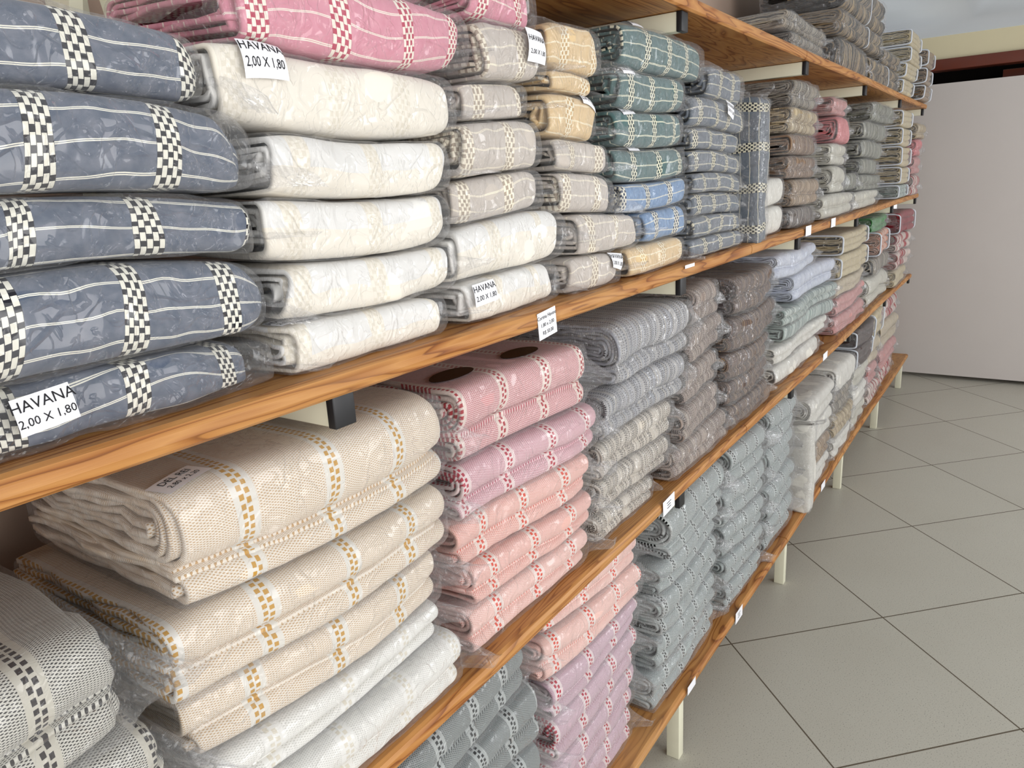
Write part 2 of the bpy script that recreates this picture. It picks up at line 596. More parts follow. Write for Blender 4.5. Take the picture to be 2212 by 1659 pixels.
def bag(W, D, H, mat, parent, seed, shelf, org, yaw, taper=(0.1, 0.1), fin=(0.015, 0.05), nu=34, nx=40, crk=0.003, e=3.2, droop=0.0, name='plastic_bag'):
    rnd = np.random.RandomState(seed + 5)
    th = np.linspace(0, 2 * np.pi, nu, endpoint=False)
    a, b = D / 2 + 0.004, H / 2
    y, z = sup(th, a, b, e)
    nf = 6
    xs = np.concatenate([np.linspace(-fin[0], 0, nf, endpoint=False), np.linspace(0, W, nx), W + np.linspace(0, fin[1], nf + 1)[1:]])
    V = []
    for x in xs:
        u = x / W
        if x < 0:
            q = 1 + x / fin[0]
            kz, ky = 0.12 + 0.8 * max(q, 0) ** 0.7, 0.75 + 0.2 * q
        elif x > W:
            q = 1 - (x - W) / fin[1]
            kz, ky = 0.03 + float(end_round(1.0, W, H, taper[1])) * 0.97 * max(q, 0) ** 1.6, 0.80 + 0.1 * q
        else:
            kk = (1 - taper[0] * max(0, 1 - u / 0.16) ** 2.2) * float(end_round(u, W, H, taper[1]))
            kz = kk * 0.99 + 0.01
            ky = 1 - 0.4 * (1 - kk)
        xx = x + (0.35 * fin[1] * math.sin(3 * th[0])) * 0
        zc = H / 2 * (1 - 0.25 * (1 - min(kz, 1)))
        fy = 0
        if x > W:
            front = np.clip((-y / (D / 2) - 0.55) / 0.3, 0, 1)
            t_ = (x - W) / fin[1]
            fy = -front * (0.45 * fin[1] + 0.020 + np.maximum(y + D / 2, 0)) * np.minimum(t_ * 1.6, 1)
            zc -= droop * (x - W)
            xx = W + t_ * 0.004 + front ** 4 * fin[1] * t_ * (0.8 + 0.25 * np.sin(seed + z * 30))
        V.append(np.stack([np.zeros(nu) + xx, D / 2 + y * ky + fy, zc + z * kz], 1))
    V = np.concatenate(V)
    n = nu
    N = len(xs)
    i, j = np.meshgrid(np.arange(N - 1), np.arange(n), indexing='ij')
    j2 = (j + 1) % n
    F = np.stack([i * n + j, i * n + j2, (i + 1) * n + j2, (i + 1) * n + j], -1).reshape(-1, 4)
    f = Field(seed + 31, 60, 8)
    g = f(V)
    rd = ridge(V, seed + 2, 30)
    endk = 1 + 2.2 * np.clip(-V[:, 0] / fin[0], 0, 1) + 2.2 * np.clip((V[:, 0] - W) / fin[1], 0, 1)
    nrm = np.stack([np.zeros(len(V)), V[:, 1] - D / 2, (V[:, 2] - H / 2) * D / H], 1)
    nrm /= np.linalg.norm(nrm, axis=1)[:, None] + 1e-9
    V = V + g * crk * 0.6 * endk[:, None] * np.array([0.35, 1, 1]) + nrm * ((rd - 0.8) * crk * 0.7 * endk)[:, None]
    inside = (V[:, 0] > 0) & (V[:, 0] < W)
    V[:, 2] = np.clip(V[:, 2], 0.0006, H - 0.0006)
    V[:, 1] = np.where(inside & (V[:, 1] < D * 0.3), np.minimum(V[:, 1], 0.5 * V[:, 1]), V[:, 1])
    V = place(V, W, D, shelf, org, yaw)
    o = mesh_obj(name, V, F, mat, parent)
    return o, V, F


def tube_loop(name, pts, r, mat, parent, closed=True, k=6):
    pts = np.asarray(pts, float)
    n = len(pts)
    if closed:
        d = np.roll(pts, -1, 0) - np.roll(pts, 1, 0)
    else:
        d = np.gradient(pts, axis=0)
    d /= np.linalg.norm(d, axis=1)[:, None] + 1e-9
    up = np.tile([0.31, 0.2, 0.93], (n, 1))
    a = np.cross(d, up)
    a /= np.linalg.norm(a, axis=1)[:, None] + 1e-9
    b = np.cross(d, a)
    th = np.linspace(0, 2 * np.pi, k, endpoint=False)
    V = pts[:, None, :] + r * (a[:, None, :] * np.cos(th)[None, :, None] + b[:, None, :] * np.sin(th)[None, :, None])
    V = V.reshape(-1, 3)
    m = n if closed else n - 1
    i, j = np.meshgrid(np.arange(m), np.arange(k), indexing='ij')
    F = np.stack([i * k + j, ((i + 1) % n) * k + j, ((i + 1) % n) * k + (j + 1) % k, i * k + (j + 1) % k], -1).reshape(-1, 4)
    return mesh_obj(name, V, F, mat, parent)


def box_obj(name, lo, hi, mat, parent=None, bev=0.0, org=(0, 0, 0)):
    import bmesh
    bm = bmesh.new()
    bmesh.ops.create_cube(bm, size=1.0)
    lo, hi = Vector(lo), Vector(hi)
    for v in bm.verts:
        v.co = Vector([lo[i] + (v.co[i] + 0.5) * (hi[i] - lo[i]) for i in range(3)]) - Vector(org)
    if bev:
        bmesh.ops.bevel(bm, geom=list(bm.edges), offset=bev, segments=3, affect='EDGES', profile=0.5)
    me = bpy.data.meshes.new(name)
    bm.to_mesh(me)
    bm.free()
    me.materials.append(mat)
    if bev:
        me.polygons.foreach_set('use_smooth', np.ones(len(me.polygons), bool))
    o = bpy.data.objects.new(name, me)
    COL.objects.link(o)
    if parent is not None:
        o.parent = parent
    return o


# ------------------------------------------------------------------ stickers
def text_mesh(s, size):
    c = bpy.data.curves.new('t', 'FONT')
    c.body = s
    c.size = size
    c.align_x = 'CENTER'
    c.align_y = 'CENTER'
    c.resolution_u = 2
    o = bpy.data.objects.new('t', c)
    COL.objects.link(o)
    dg = bpy.context.evaluated_depsgraph_get()
    me = o.evaluated_get(dg).to_mesh()
    V = np.array([v.co[:2] for v in me.vertices])
    F = [list(p.vertices) for p in me.polygons]
    o.evaluated_get(dg).to_mesh_clear()
    bpy.data.objects.remove(o)
    return V, F


def sticker(root, surf, center, w, h, rot, lines, direction=(0, 1, 0), name='size_label', mat=None, shape='rect', ink=None, lift=0.0022, flat=False):
    """paper label laid on the surface below it; all in root-local coordinates"""
    d = Vector(direction).normalized()
    right = Vector((1, 0, 0))
    if abs(d.x) > 0.9:
        right = Vector((0, -1, 0)) if d.x > 0 else Vector((0, 1, 0))
    up = right.cross(d)
    if up.z < 0:
        up = -up
    right = (right - d * right.dot(d)).normalized()
    up = (up - right * up.dot(right)).normalized()
    R2, U2 = right * math.cos(rot) + up * math.sin(rot), up * math.cos(rot) - right * math.sin(rot)
    ctr = Vector(center)
    A, dep = [], []
    if surf is not None:
        bv = BVHTree.FromPolygons([tuple(v) for v in surf[0]], [tuple(f) for f in surf[1]])
        for a in np.linspace(-w / 2, w / 2, 9):
            for b in np.linspace(-h / 2, h / 2, 7):
                p = ctr + R2 * a + U2 * b - d * 0.15
                hit = bv.ray_cast(p, d, 0.4)
                if hit[0] is not None:
                    A.append([1, a, b, a * a, a * b, b * b])
                    dep.append(hit[3] - 0.15)
    if len(dep) > 12:
        co = np.linalg.lstsq(np.array(A), np.array(dep), rcond=None)[0]
        res = np.array(dep) - np.array(A) @ co
        co[0] += min(res.min(), 0) * 0.6
    else:
        co = np.zeros(6)

    def mp(V, l):
        a, b = V[:, 0], V[:, 1]
        z = co[0] + co[1] * a + co[2] * b + co[3] * a * a + co[4] * a * b + co[5] * b * b - l
        return np.array(ctr)[None] + a[:, None] * np.array(R2)[None] + b[:, None] * np.array(U2)[None] + z[:, None] * np.array(d)[None]
    if shape == 'rect':
        na, nb = 11, 7
        g = np.array([[a, b] for a in np.linspace(-w / 2, w / 2, na) for b in np.linspace(-h / 2, h / 2, nb)])
        F = [[i * nb + j, (i + 1) * nb + j, (i + 1) * nb + j + 1, i * nb + j + 1] for i in range(na - 1) for j in range(nb - 1)]
        ring = [(0, 0)]
    else:
        k = 28
        g = [[0, 0]]
        for rr in (0.35, 0.7, 1.0):
            for q in range(k):
                t_ = 2 * math.pi * q / k
                g.append([w / 2 * rr * math.cos(t_), h / 2 * rr * math.sin(t_)])
        g = np.array(g)
        F = []
        for r_i in range(2):
            for q in range(k):
                a0 = 1 + r_i * k
                F.append([a0 + q, a0 + k + q, a0 + k + (q + 1) % k, a0 + (q + 1) % k])
        F += [[0, 1 + q, 1 + (q + 1) % k, 0] for q in range(k)]
        F = [f if f[0] != f[3] else f[:3] for f in F]
    Vt = mp(g, lift)
    Vb = mp(g, lift - 0.0005)
    me = bpy.data.meshes.new(name)
    nV = len(Vt)
    allF = F + [[x + nV for x in f[::-1]] for f in F]
    me.from_pydata([tuple(v) for v in np.concatenate([Vt, Vb])], [], allF)
    me.materials.append(mat or PAPER)
    me.polygons.foreach_set('use_smooth', np.ones(len(me.polygons), bool))
    o = bpy.data.objects.new(name, me)
    COL.objects.link(o)
    o.parent = root
    if lines:
        V, F, off = [], [], 0
        for (s, size, y) in lines:
            if s is None:
                v = np.array([[-size / 2, y - 0.0008], [size / 2, y - 0.0008], [size / 2, y + 0.0008], [-size / 2, y + 0.0008]])
                f = [[0, 1, 2, 3]]
            else:
                v, f = text_mesh(s, size)
                v = v + np.array([0, y])
            V.append(v)
            F += [[x + off for x in q] for q in f]
            off += len(v)
        V = np.concatenate(V)
        me = bpy.data.meshes.new('lettering')
        me.from_pydata([tuple(v) for v in mp(V, lift + 0.0006)], [], F)
        me.materials.append(ink or INK)
        l = bpy.data.objects.new('lettering', me)
        COL.objects.link(l)
        l.parent = o
    return o


HAV = [('HAVANA', 0.0135, 0.0075), ('2,00 X 1,80', 0.0105, -0.0065)]
DEL = [('DEL REI', 0.0125, 0.006), ('2.80 x 2.20', 0.0095, -0.0065)]
COR = [('Cortina Havana', 0.0095, 0.0135), ('1,80 x 2,00', 0.0095, 0.0), ('R$ 50,00', 0.0095, -0.0135)]
BARS = [(None, 0.026, 0.007), (None, 0.02, 0.0), (None, 0.023, -0.007)]

# ------------------------------------------------------------------ room
XF, ZC, YW = 6.42, 2.455, 0.44


def panel(name, lo, hi, mat, kind='structure'):
    o = box_obj(name, lo, hi, mat)
    o['kind'] = kind
    return o


g = G('tile_floor')
tc = g.n('ShaderNodeTexCoord')
mp = g.n('ShaderNodeMapping')
g.t.links.new(tc.outputs['Object'], mp.inputs[0])
sp = g.n('ShaderNodeSeparateXYZ')
g.t.links.new(mp.outputs[0], sp.inputs[0])
TS, X0, GA = 0.6, 3.82131 * 0.6, math.pi / 4 + 0.00721
# tile axes at 45 degrees to the shelves
ta = g.f('ADD', g.f('MULTIPLY', g.f('SUBTRACT', sp.outputs[0], X0), -math.cos(GA) / TS), g.f('MULTIPLY', sp.outputs[1], -math.sin(GA) / TS))
tb = g.f('ADD', g.f('MULTIPLY', g.f('SUBTRACT', sp.outputs[0], X0), math.sin(GA) / TS), g.f('MULTIPLY', sp.outputs[1], -math.cos(GA) / TS))


def dist_edge(t):
    fr = g.f('FRACT', g.f('ADD', t, 100.5))
    return g.f('ABSOLUTE', g.f('SUBTRACT', fr, 0.5))


dmin = g.f('MINIMUM', dist_edge(ta), dist_edge(tb))
grout = g.f('LESS_THAN', dmin, 0.0042)
nz = g.noise(tc.outputs['Object'], 3.0, 4)
spk = g.noise(mp.outputs[0], 260, 2, 0.6)
wn = g.n('ShaderNodeTexWhiteNoise', noise_dimensions='2D')
cx = g.n('ShaderNodeCombineXYZ')
g.put(cx.inputs[0], g.f('FLOOR', g.f('ADD', ta, 100.0)))
g.put(cx.inputs[1], g.f('FLOOR', g.f('ADD', tb, 100.0)))
g.t.links.new(cx.outputs[0], wn.inputs['Vector'])
c = g.mix(nz, lin('b6b2a5'), lin('bebbaf'))
c = g.mix(g.f('MULTIPLY', wn.outputs[0], 0.12), c, lin('98928a'))
c = g.mix(g.ramp(spk, [(0.30, g3(0.85)), (0.40, g3(0))]), c, lin('6a665e'))
c = g.mix(g.ramp(spk, [(0.62, g3(0)), (0.72, g3(0.4))]), c, lin('cfc9bd'))
c = g.mix(grout, c, lin('5d5344'))
FLOOR = g.bsdf(c, g.mix(grout, g3(0.36), g3(0.8)), g.bump(g.f('ADD', g.f('MULTIPLY', g.f('SUBTRACT', 1.0, grout), 3.0), g.f('MULTIPLY', spk, 0.3)), 0.25, 0.001), 0.4)

WALLW = simple('shelf_wall_paint', 'b39c8c', 0.85, 0.2, 6, 0.15, 0.1)
WALLF = simple('cream_wall_paint', 'd9cfae', 0.85, 0.2, 6, 0.06, 0.1)
CEILM = simple('white_ceiling_paint', 'cfd6dc', 0.9, 0.2, 5, 0.04)
DOORM = simple('pale_door_laminate', 'c9c2bd', 0.45, 0.35, 2.5, 0.08)
BEAM = simple('varnished_red_wood', '6f2f1a', 0.35, 0.5, 18, 0.35)
DARK = simple('dark_opening', '0d0a0a', 0.8, 0.1)

fl = panel('floor', (-3.2, -3.6, -0.05), (XF + 0.6, YW, 0.0), FLOOR)
panel('wall_left', (-3.2, YW, 0), (XF + 0.6, YW + 0.1, ZC), WALLW)
# far wall above the wide sliding door
panel('wall_far', (XF, -3.6, 2.30), (XF + 0.12, YW, ZC), WALLF)
panel('wall_far', (XF, 0.18, 0.0), (XF + 0.12, YW, 2.30), WALLF)
panel('wall_far', (XF + 0.5, -3.6, 0.0), (XF + 0.6, 0.18, 2.30), DARK)
b_ = box_obj('trim_1', (XF - 0.03, -3.6, 2.226), (XF + 0.12, 0.18, 2.30), BEAM, bev=0.004)
b_['kind'] = 'structure'
# lower rail glimpsed through the dark gap, further back
b_ = box_obj('trim_2', (XF + 0.3, -3.6, 2.13), (XF + 0.36, -0.45, 2.215), BEAM, bev=0.003)
b_['kind'] = 'structure'
door = panel('door_1', (XF - 0.05, -2.7, 0.03), (XF - 0.01, 0.12, 2.135), DOORM)
# ceiling with a shallow mitred recess
RX0, RX1, RY0, RY1 = 3.6, 5.77, -2.6, -0.30
VV = [(-3.2, -3.6), (XF + 0.6, -3.6), (XF + 0.6, YW), (-3.2, YW), (RX0, RY0), (RX1, RY0), (RX1, RY1), (RX0, RY1)]
ins = 0.16
V3 = [(x, y, ZC) for x, y in VV] + [(RX0 + ins, RY0 + ins, ZC + 0.2), (RX1 - ins, RY0 + ins, ZC + 0.2), (RX1 - ins, RY1 - ins, ZC + 0.2), (RX0 + ins, RY1 - ins, ZC + 0.2)]
V3 += [(x, y, ZC + 0.3) for x, y in VV[:4]]
F3 = [(0, 1, 5, 4), (1, 2, 6, 5), (2, 3, 7, 6), (3, 0, 4, 7), (4, 5, 9, 8), (5, 6, 10, 9), (6, 7, 11, 10), (7, 4, 8, 11), (8, 9, 10, 11),
      (12, 13, 14, 15), (0, 1, 13, 12), (1, 2, 14, 13), (2, 3, 15, 14), (3, 0, 12, 15)]
ce = mesh_obj('ceiling', V3, F3, CEILM, smooth=False)
ce['kind'] = 'structure'

# ------------------------------------------------------------------ shelf boards and frames
BOARDS = [  # name z0 (underside) x segments
    ('T', 1.955, [(0.9, 2.735), (2.74, 5.0), (5.005, 6.02)], 'top shelf board'),
    ('A', 1.373, [(-0.6, 2.2), (2.205, 4.35), (4.355, 5.98)], 'second shelf board from the top'),
    ('B', 0.820, [(-0.6, 2.2), (2.205, 4.2), (4.205, 5.95)], 'third shelf board from the top'),
    ('C', 0.190, [(-0.6, 2.75), (2.755, 6.16)], 'lowest shelf board'),
]
WHERE = {'T': ['near length', 'middle length', 'short far end'], 'A': ['near length', 'middle length', 'far length'],
         'B': ['near length', 'middle length', 'far length'], 'C': ['near length', 'far length']}
board_root = {}
for s, z, segs, nm in BOARDS:
    for i, (a, b) in enumerate(segs):
        n = 24
        # gently sagging plank with rounded front edge
        import bmesh
        bm = bmesh.new()
        th = 0.03
        prof = [(YW - 0.046, 0), (-0.054, 0), (-0.059, 0.004), (-0.061, 0.012), (-0.061, 0.021), (-0.058, 0.027), (-0.052, 0.030), (YW - 0.046, 0.03)]
        rings = []
        for k in range(n + 1):
            x = a + (b - a) * k / n
            dz = 0.0035 * math.sin(x * 3.1 + i) * math.sin(math.pi * k / n)
            dy = 0.003 * math.sin(x * 2.3 + ord(s))
            rings.append([bm.verts.new((x, y + (dy if y < 0 else 0), z + zz)) for y, zz in prof])
        m = len(prof)
        for k in range(n):
            for j in range(m):
                bm.faces.new((rings[k][j], rings[k][(j + 1) % m], rings[k + 1][(j + 1) % m], rings[k + 1][j]))
        bm.faces.new(rings[0][::-1])
        bm.faces.new(rings[-1])
        bmesh.ops.recalc_face_normals(bm, faces=bm.faces)
        me = bpy.data.meshes.new('shelf_board')
        bm.to_mesh(me)
        bm.free()
        me.materials.append(WOOD)
        o = bpy.data.objects.new('shelf_board', me)
        COL.objects.link(o)
        tag(o, 'varnished pine %s, %s' % (nm, WHERE[s][i]), 'shelf', 'pine shelf boards')
        board_root[(s, i)] = o


def tri_prism(name, pts, x0, x1, mat, parent):
    n = len(pts)
    V = [(x0, y, z) for y, z in pts] + [(x1, y, z) for y, z in pts]
    F = [list(range(n))[::-1], [i + n for i in range(n)]] + [[i, (i + 1) % n, n + (i + 1) % n, n + i] for i in range(n)]
    me = bpy.data.meshes.new(name)
    me.from_pydata(V, [], F)
    me.materials.append(mat)
    o = bpy.data.objects.new(name, me)
    COL.objects.link(o)
    o.parent = parent
    return o


ordn = ['nearest', 'second nearest', 'third', 'fourth', 'fifth', 'farthest']
for i, x in enumerate((0.60, 1.70, 2.795, 3.875, 4.95, 5.98)):
    r = empty('shelf_stand', (x, 0, 0))
    tag(r, 'cream metal stand with black capped arms, %s along the shelves' % ordn[i], 'shelf stand', 'cream metal stands carrying the shelves')
    box_obj('post', (-0.02, YW - 0.042, 0), (0.02, YW - 0.002, 2.2), CREAM, r, 0.002)
    box_obj('leg', (-0.016, -0.05, 0.0), (0.016, -0.012, 0.189), CREAM, r, 0.002)
    for s, z, segs, nm in BOARDS:
        hh = 0.04
        if s == 'T' and i == 0:
            continue
        y0 = -0.035 if s != 'C' else -0.012
        box_obj('arm', (-0.016, y0, z - 0.001 - hh), (0.016, YW - 0.042, z - 0.001), CREAM, r, 0.002)
        if s != 'C':
            cp = box_obj('end_cap', (-0.0175, y0 - 0.014, z - 0.0025 - hh), (0.0175, y0, z + 0.0 - 0.0005), BLACKP, r, 0.002)
    # diagonal braces at the wall
    if i == 0:
        tri_prism('brace', [(0.30, 2.05), (0.325, 2.05), (0.402, 1.80), (0.377, 1.80)], -0.03, -0.012, CREAM, r)
        tri_prism('brace', [(0.30, 1.78), (0.325, 1.78), (0.402, 2.03), (0.377, 2.03)], 0.012, 0.03, CREAM, r)

#STOCK#
# ------------------------------------------------------------------ cloth palettes
P = {
 'navy': lambda: havana('5f6a7d', '222229', '9d9da4', 'ebe8da'),
 'white': lambda: havana('f0eee9', 'e4dccb', 'f8f6f3', 'efe8da', 0.125, 0.025, 9.0),
 'pink': lambda: havana('da8fa0', 'b8405a', 'e8b0bb', 'f2e8da'),
 'taupe': lambda: havana('c9bfb5', 'ae9f8e', 'd8d0c8', 'ece3cf'),
 'yellow': lambda: havana('e0c294', 'caa671', 'ecd6ae', 'f3e8cd'),
 'teal': lambda: havana('587676', '22383a', '7c9494', 'e4e2ca'),
 'blue': lambda: havana('7593b8', '2b3a58', '98b0cc', 'e6e2d0'),
 'slate': lambda: havana('727a84', '35373d', '9498a0', 'd9d3bc'),
 'mustard': lambda: delrei('ece2d4', 'c4a173', 'c4953f', 'e9e4da', 0.118, 0.65),
 'whiteknit': lambda: delrei('f0eee8', 'c6c3ba', 'ddd6c6', 'f4f2ec', 0.118, 0.3),
 'rose': lambda: delrei('e6c2c0', 'b54c5a', 'ac2230', 'ecd8ce', 0.118, 0.85),
 'plum': lambda: delrei('e8c8cc', 'b25a6e', 'b4263e', 'eed8d6', 0.118, 0.8),
 'coral': lambda: delrei('f2cfc4', 'd8786c', 'dc4c30', 'f3e0d6', 0.118, 0.75),
 'peach': lambda: delrei('f4d4ca', 'df9488', 'dc4c34', 'f5e2da', 0.118, 0.65),
 'lilac': lambda: delrei('d2b9c2', 'ac7c90', 'b43044', 'e8d8d8', 0.118, 0.45),
 'knit': lambda: delrei('bcc4c2', '40474a', '0e0f10', 'c6ccca', 0.10, 0.55),
 'darkknit': lambda: delrei('949a98', '30363a', '15191c', 'b4b9b7', 0.10, 0.6),
 'blackknit': lambda: delrei('d3d0c6', '322e2d', '2c2526', 'cfcabc', 0.16, 0.85),
 'gstr': lambda: rustic('c9c8ca', 'bfc0c5', 'd1ccc4', 'aeb0b8', '34323a', 0.0036, 0.7),
 'cstr': lambda: rustic('e5dbcd', 'd8cdbf', 'f0e8dc', 'bcb2a6', '3c3836', 0.0036, 0.6),
 'brown': lambda: rustic('baa99e', 'ab998f', 'cbbdae', '96867d', '3e2e2a', 0.0036, 0.6),
 'dbrown': lambda: rustic('80695c', '6a5850', 'a58a6c', '665a5a', '1f1819', 0.0036, 0.7),
 'cream': lambda: rustic('cbb795', 'bda784', 'd9c9a8', 'a08b6a', '5e4c38', 0.0045, 0.3),
 'walnut': lambda: rustic('9a7d66', '86694f', 'b39a80', '6f5542', '3c2c22', 0.004, 0.5),
 'tan': lambda: rustic('b79d80', 'a68b6f', 'c9b397', '8d7357', '4a3a2c', 0.004, 0.45),
 'speck': lambda: rustic('7d7068', '5f5550', 'c9bdb0', '4c443f', '241f1d', 0.0028, 0.7),
 'ash': lambda: rustic('a09789', '847b70', 'bcb09c', '69625a', '33302b', 0.005, 0.5),
 'bark': lambda: rustic('8d7a60', '3a322a', 'b0976f', '241f1b', '181412', 0.012, 0.4),
 'sage': lambda: rustic('96978a', '827f72', 'aeac9a', '686a5e', '35362f', 0.005, 0.4),
 'greengrey': lambda: rustic('bcc8c2', 'a9b6b1', 'd2dad2', '93a19c', '4f5c58', 0.006, 0.35),
 'beige': lambda: plain('c9bba2', 'b7a88f'),
 'pale': lambda: plain('d3cfc0', 'bfbbae'),
 'offwhite': lambda: plain('e9e6dd', 'd8d4ca'),
 'bluewhite': lambda: plain('d9dee9', 'c3c9da'),
 'quilt': lambda: plain('d0c2a0', 'bfae8a'),
 'dustpink': lambda: plain('cf9a96', 'bd8480'),
 'hotpink': lambda: plain('de8a8a', 'c86c70'),
 'red': lambda: rustic('d8c4ba', 'b8232e', 'e6d6cb', 'a01c28', '8a1520', 0.02, 0.2),
 'deepred': lambda: plain('9c1f2c', '7c1520'),
 'green': lambda: plain('4f8f52', '356e3c'),
 'orange': lambda: rustic('e2b59f', 'd97a4c', 'e8cdbd', 'c66a40', 'b85a30', 0.012, 0.2),
 'cocoa': lambda: plain('4b3832', '3a2a26'),
}
DESC = {
 'navy': 'navy blue throw with black and cream checked bands', 'white': 'off-white woven throw with cream bands',
 'pink': 'rose pink throw with red and cream checked bands', 'taupe': 'greige throw with cream checked bands',
 'yellow': 'pale yellow throw with cream bands', 'teal': 'dark teal throw with cream checked bands',
 'blue': 'sky blue throw with checked bands', 'slate': 'slate grey throw with checked bands',
 'mustard': 'cream bedspread with mustard stripes', 'whiteknit': 'plain white knitted bedspread',
 'rose': 'rose red bedspread with red stripes', 'plum': 'plum pink bedspread with red stripes',
 'coral': 'coral bedspread with orange red stripes', 'peach': 'pale peach bedspread with orange red stripes',
 'lilac': 'lilac bedspread with red stripes', 'knit': 'pale grey knitted bedspread with black stripes',
 'darkknit': 'dark grey knitted bedspread', 'blackknit': 'black and white knitted bedspread',
 'gstr': 'blue-grey finely striped blanket', 'cstr': 'cream finely striped blanket', 'brown': 'light brown striped blanket',
 'dbrown': 'dark brown striped blanket', 'cream': 'cream ribbed blanket', 'walnut': 'walnut brown blanket', 'tan': 'tan woven blanket',
 'speck': 'dark speckled blanket', 'ash': 'ash grey striped blanket', 'bark': 'thick dark bark-striped blanket', 'sage': 'sage grey blanket',
 'greengrey': 'pale green-grey blanket', 'beige': 'plain beige blanket', 'pale': 'pale beige blanket', 'offwhite': 'plain off-white blanket',
 'bluewhite': 'bluish white blanket', 'quilt': 'beige quilt with white bound bag edges', 'dustpink': 'dusty pink blanket', 'hotpink': 'salmon pink rolled blanket',
 'red': 'red and cream striped blanket', 'deepred': 'deep red folded blanket', 'green': 'green folded blanket', 'orange': 'orange striped blanket',
 'cocoa': 'dark cocoa brown quilt',
}
BUILT = []


def where_key(w):
    return w.split(' in ')[-1].split(' of ', 1)[-1]


CNT = [0]


def package(shelf, kind, col, x0, x1, z0, z1, D=0.26, yo=-0.035, yaw=0.0, fin=None, where='', group='', mat=None, opt=None, cat=None, detail=None):
    CNT[0] += 1
    seed = CNT[0] * 13 + 5
    # keep a finger's width of air to the stack on the left
    near = [b[1] for b in BUILT if b[0] == shelf and b[4] != where_key(where) and b[2] < z1 - 0.018 and b[3] > z0 + 0.018 and b[5] < x0 + 0.02]
    if near:
        lim = max(near) + (0.010 if kind in ('roll', 'fold') else 0.014)
        if x0 < lim < x0 + 0.08:
            x0 = lim
    BUILT.append((shelf, x1, z0, z1, where_key(where), x0))
    rnd = np.random.RandomState(seed)
    opt = opt or {}
    W, H = x1 - x0, z1 - z0
    yo = yo + rnd.uniform(-0.006, 0.007)
    org = np.array([x0, yo, z0])
    nm = {'roll': 'bagged_throw', 'fold': 'bagged_bedspread', 'soft': 'bagged_blanket', 'spiral': 'bagged_blanket',
          'box': 'bagged_quilt', 'tall': 'bagged_throw', 'bundle': 'bagged_blanket'}[kind]
    ct = {'bagged_throw': 'throw', 'bagged_bedspread': 'bedspread', 'bagged_blanket': 'blanket', 'bagged_quilt': 'quilt'}[nm]
    root = empty(nm, tuple(org))
    tag(root, DESC[col] + ', ' + where, ct, group)
    m = P[col]()
    far = x0 > 2.4
    mid = x0 > 1.35
    yaw = yaw + rnd.uniform(-0.014, 0.014)
    tp = opt.get('taper')
    if kind == 'roll':
        pit = 0.0088
        paths = prof_roll(D, H, 2.6 if not mid else 3.2, pit, rnd, 40 if not mid else 26)
        tp = tp or (0.10, 0.42)
        o, V, F = cloth('folded_cloth', paths, W, 0.0065, 70 if not mid else 34, m, root, seed, D, H, shelf, org, yaw, tp, 0.0042 if not mid else 0.003, 0.012)
        fin = fin or (0.005, 0.05 + rnd.uniform(0, 0.02))
        bmat, crk, e = BAG, 0.0035, 2.5
    elif kind == 'fold':
        paths = prof_fold(D, H, rnd, opt.get('split', 0.6), 4 if not mid else 3, 0.0095, 2)
        tp = tp or (0.05, 0.10)
        o, V, F = cloth('folded_cloth', paths, W, 0.0068, 60 if not mid else 32, m, root, seed, D, H, shelf, org, yaw, tp, 0.0022, 0.01)
        fin = fin or (0.005, 0.065 + rnd.uniform(0, 0.025))
        bmat, crk, e = BAG, 0.0028, 3.4
    elif kind == 'soft':
        paths = prof_fold(D, H, rnd, opt.get('split', rnd.uniform(0.52, 0.68)), 6 if not far else 4, 0.0068, 1)
        tp = tp or (0.08, 0.12)
        o, V, F = cloth('folded_cloth', paths, W, 0.0052, 44 if not far else 26, m, root, seed, D, H, shelf, org, yaw, tp, 0.0034, 0.008)
        fin = fin or (0.01, 0.03)
        bmat, crk, e = BAG2, 0.0035, 3.0
    elif kind == 'spiral':
        paths = prof_roll(D, H, min(5, H / 0.02), 0.0085, rnd, 20, 2.4)
        tp = tp or (0.12, 0.22)
        o, V, F = cloth('rolled_cloth', paths, W, 0.006, 36 if not far else 24, m, root, seed, D, H, shelf, org, yaw, tp, 0.0036, 0.01)
        fin = fin or (0.012, 0.03)
        bmat, crk, e = BAG2, 0.004, 2.6
    elif kind in ('box', 'bundle'):
        nfold = 3 if kind == 'box' else 2
        paths = []
        for q in range(nfold):
            h = H / nfold
            paths += prof_U(D, h - 0.001, h * (q + 0.5), 3 if kind == 'box' else 5, 0.0085, rnd, 9)
        tp = tp or (0.02, 0.04)
        o, V, F = cloth('folded_cloth', paths, W, 0.006, 26 if kind == 'box' else 34, m, root, seed, D, H, shelf, org, yaw, tp, 0.0022, 0.006, lump=0.008 if kind == 'bundle' else 0)
        fin = fin or (0.008, 0.01)
        bmat, crk, e = BAG2, 0.0025, 6.0
    if kind == 'box':
        bo, BV_, BF_ = bag(W, D, H, bmat, root, seed, shelf, org, yaw, (0.02, 0.03), (0.004, 0.006), 36, 20, 0.0015, 7.0)
        th = np.linspace(0, 2 * np.pi, 48, endpoint=False)
        y, z = sup(th, D / 2 + 0.004, H / 2 - 0.0062, 7.0)
        for xx in (0.0, W):
            q = np.stack([np.full(48, xx), D / 2 + y, H / 2 + z], 1)
            q = place(q, W, D, shelf, org, yaw)
            tube_loop('binding', q, 0.0045, PIPE, root)
    else:
        bo, BV_, BF_ = bag(W, D, H, opt.get('bag', bmat), root, seed, shelf, org, yaw, tp, fin, 36 if not far else 26, 56 if not mid else 26, crk, e, rnd.uniform(-0.3, 0.5))
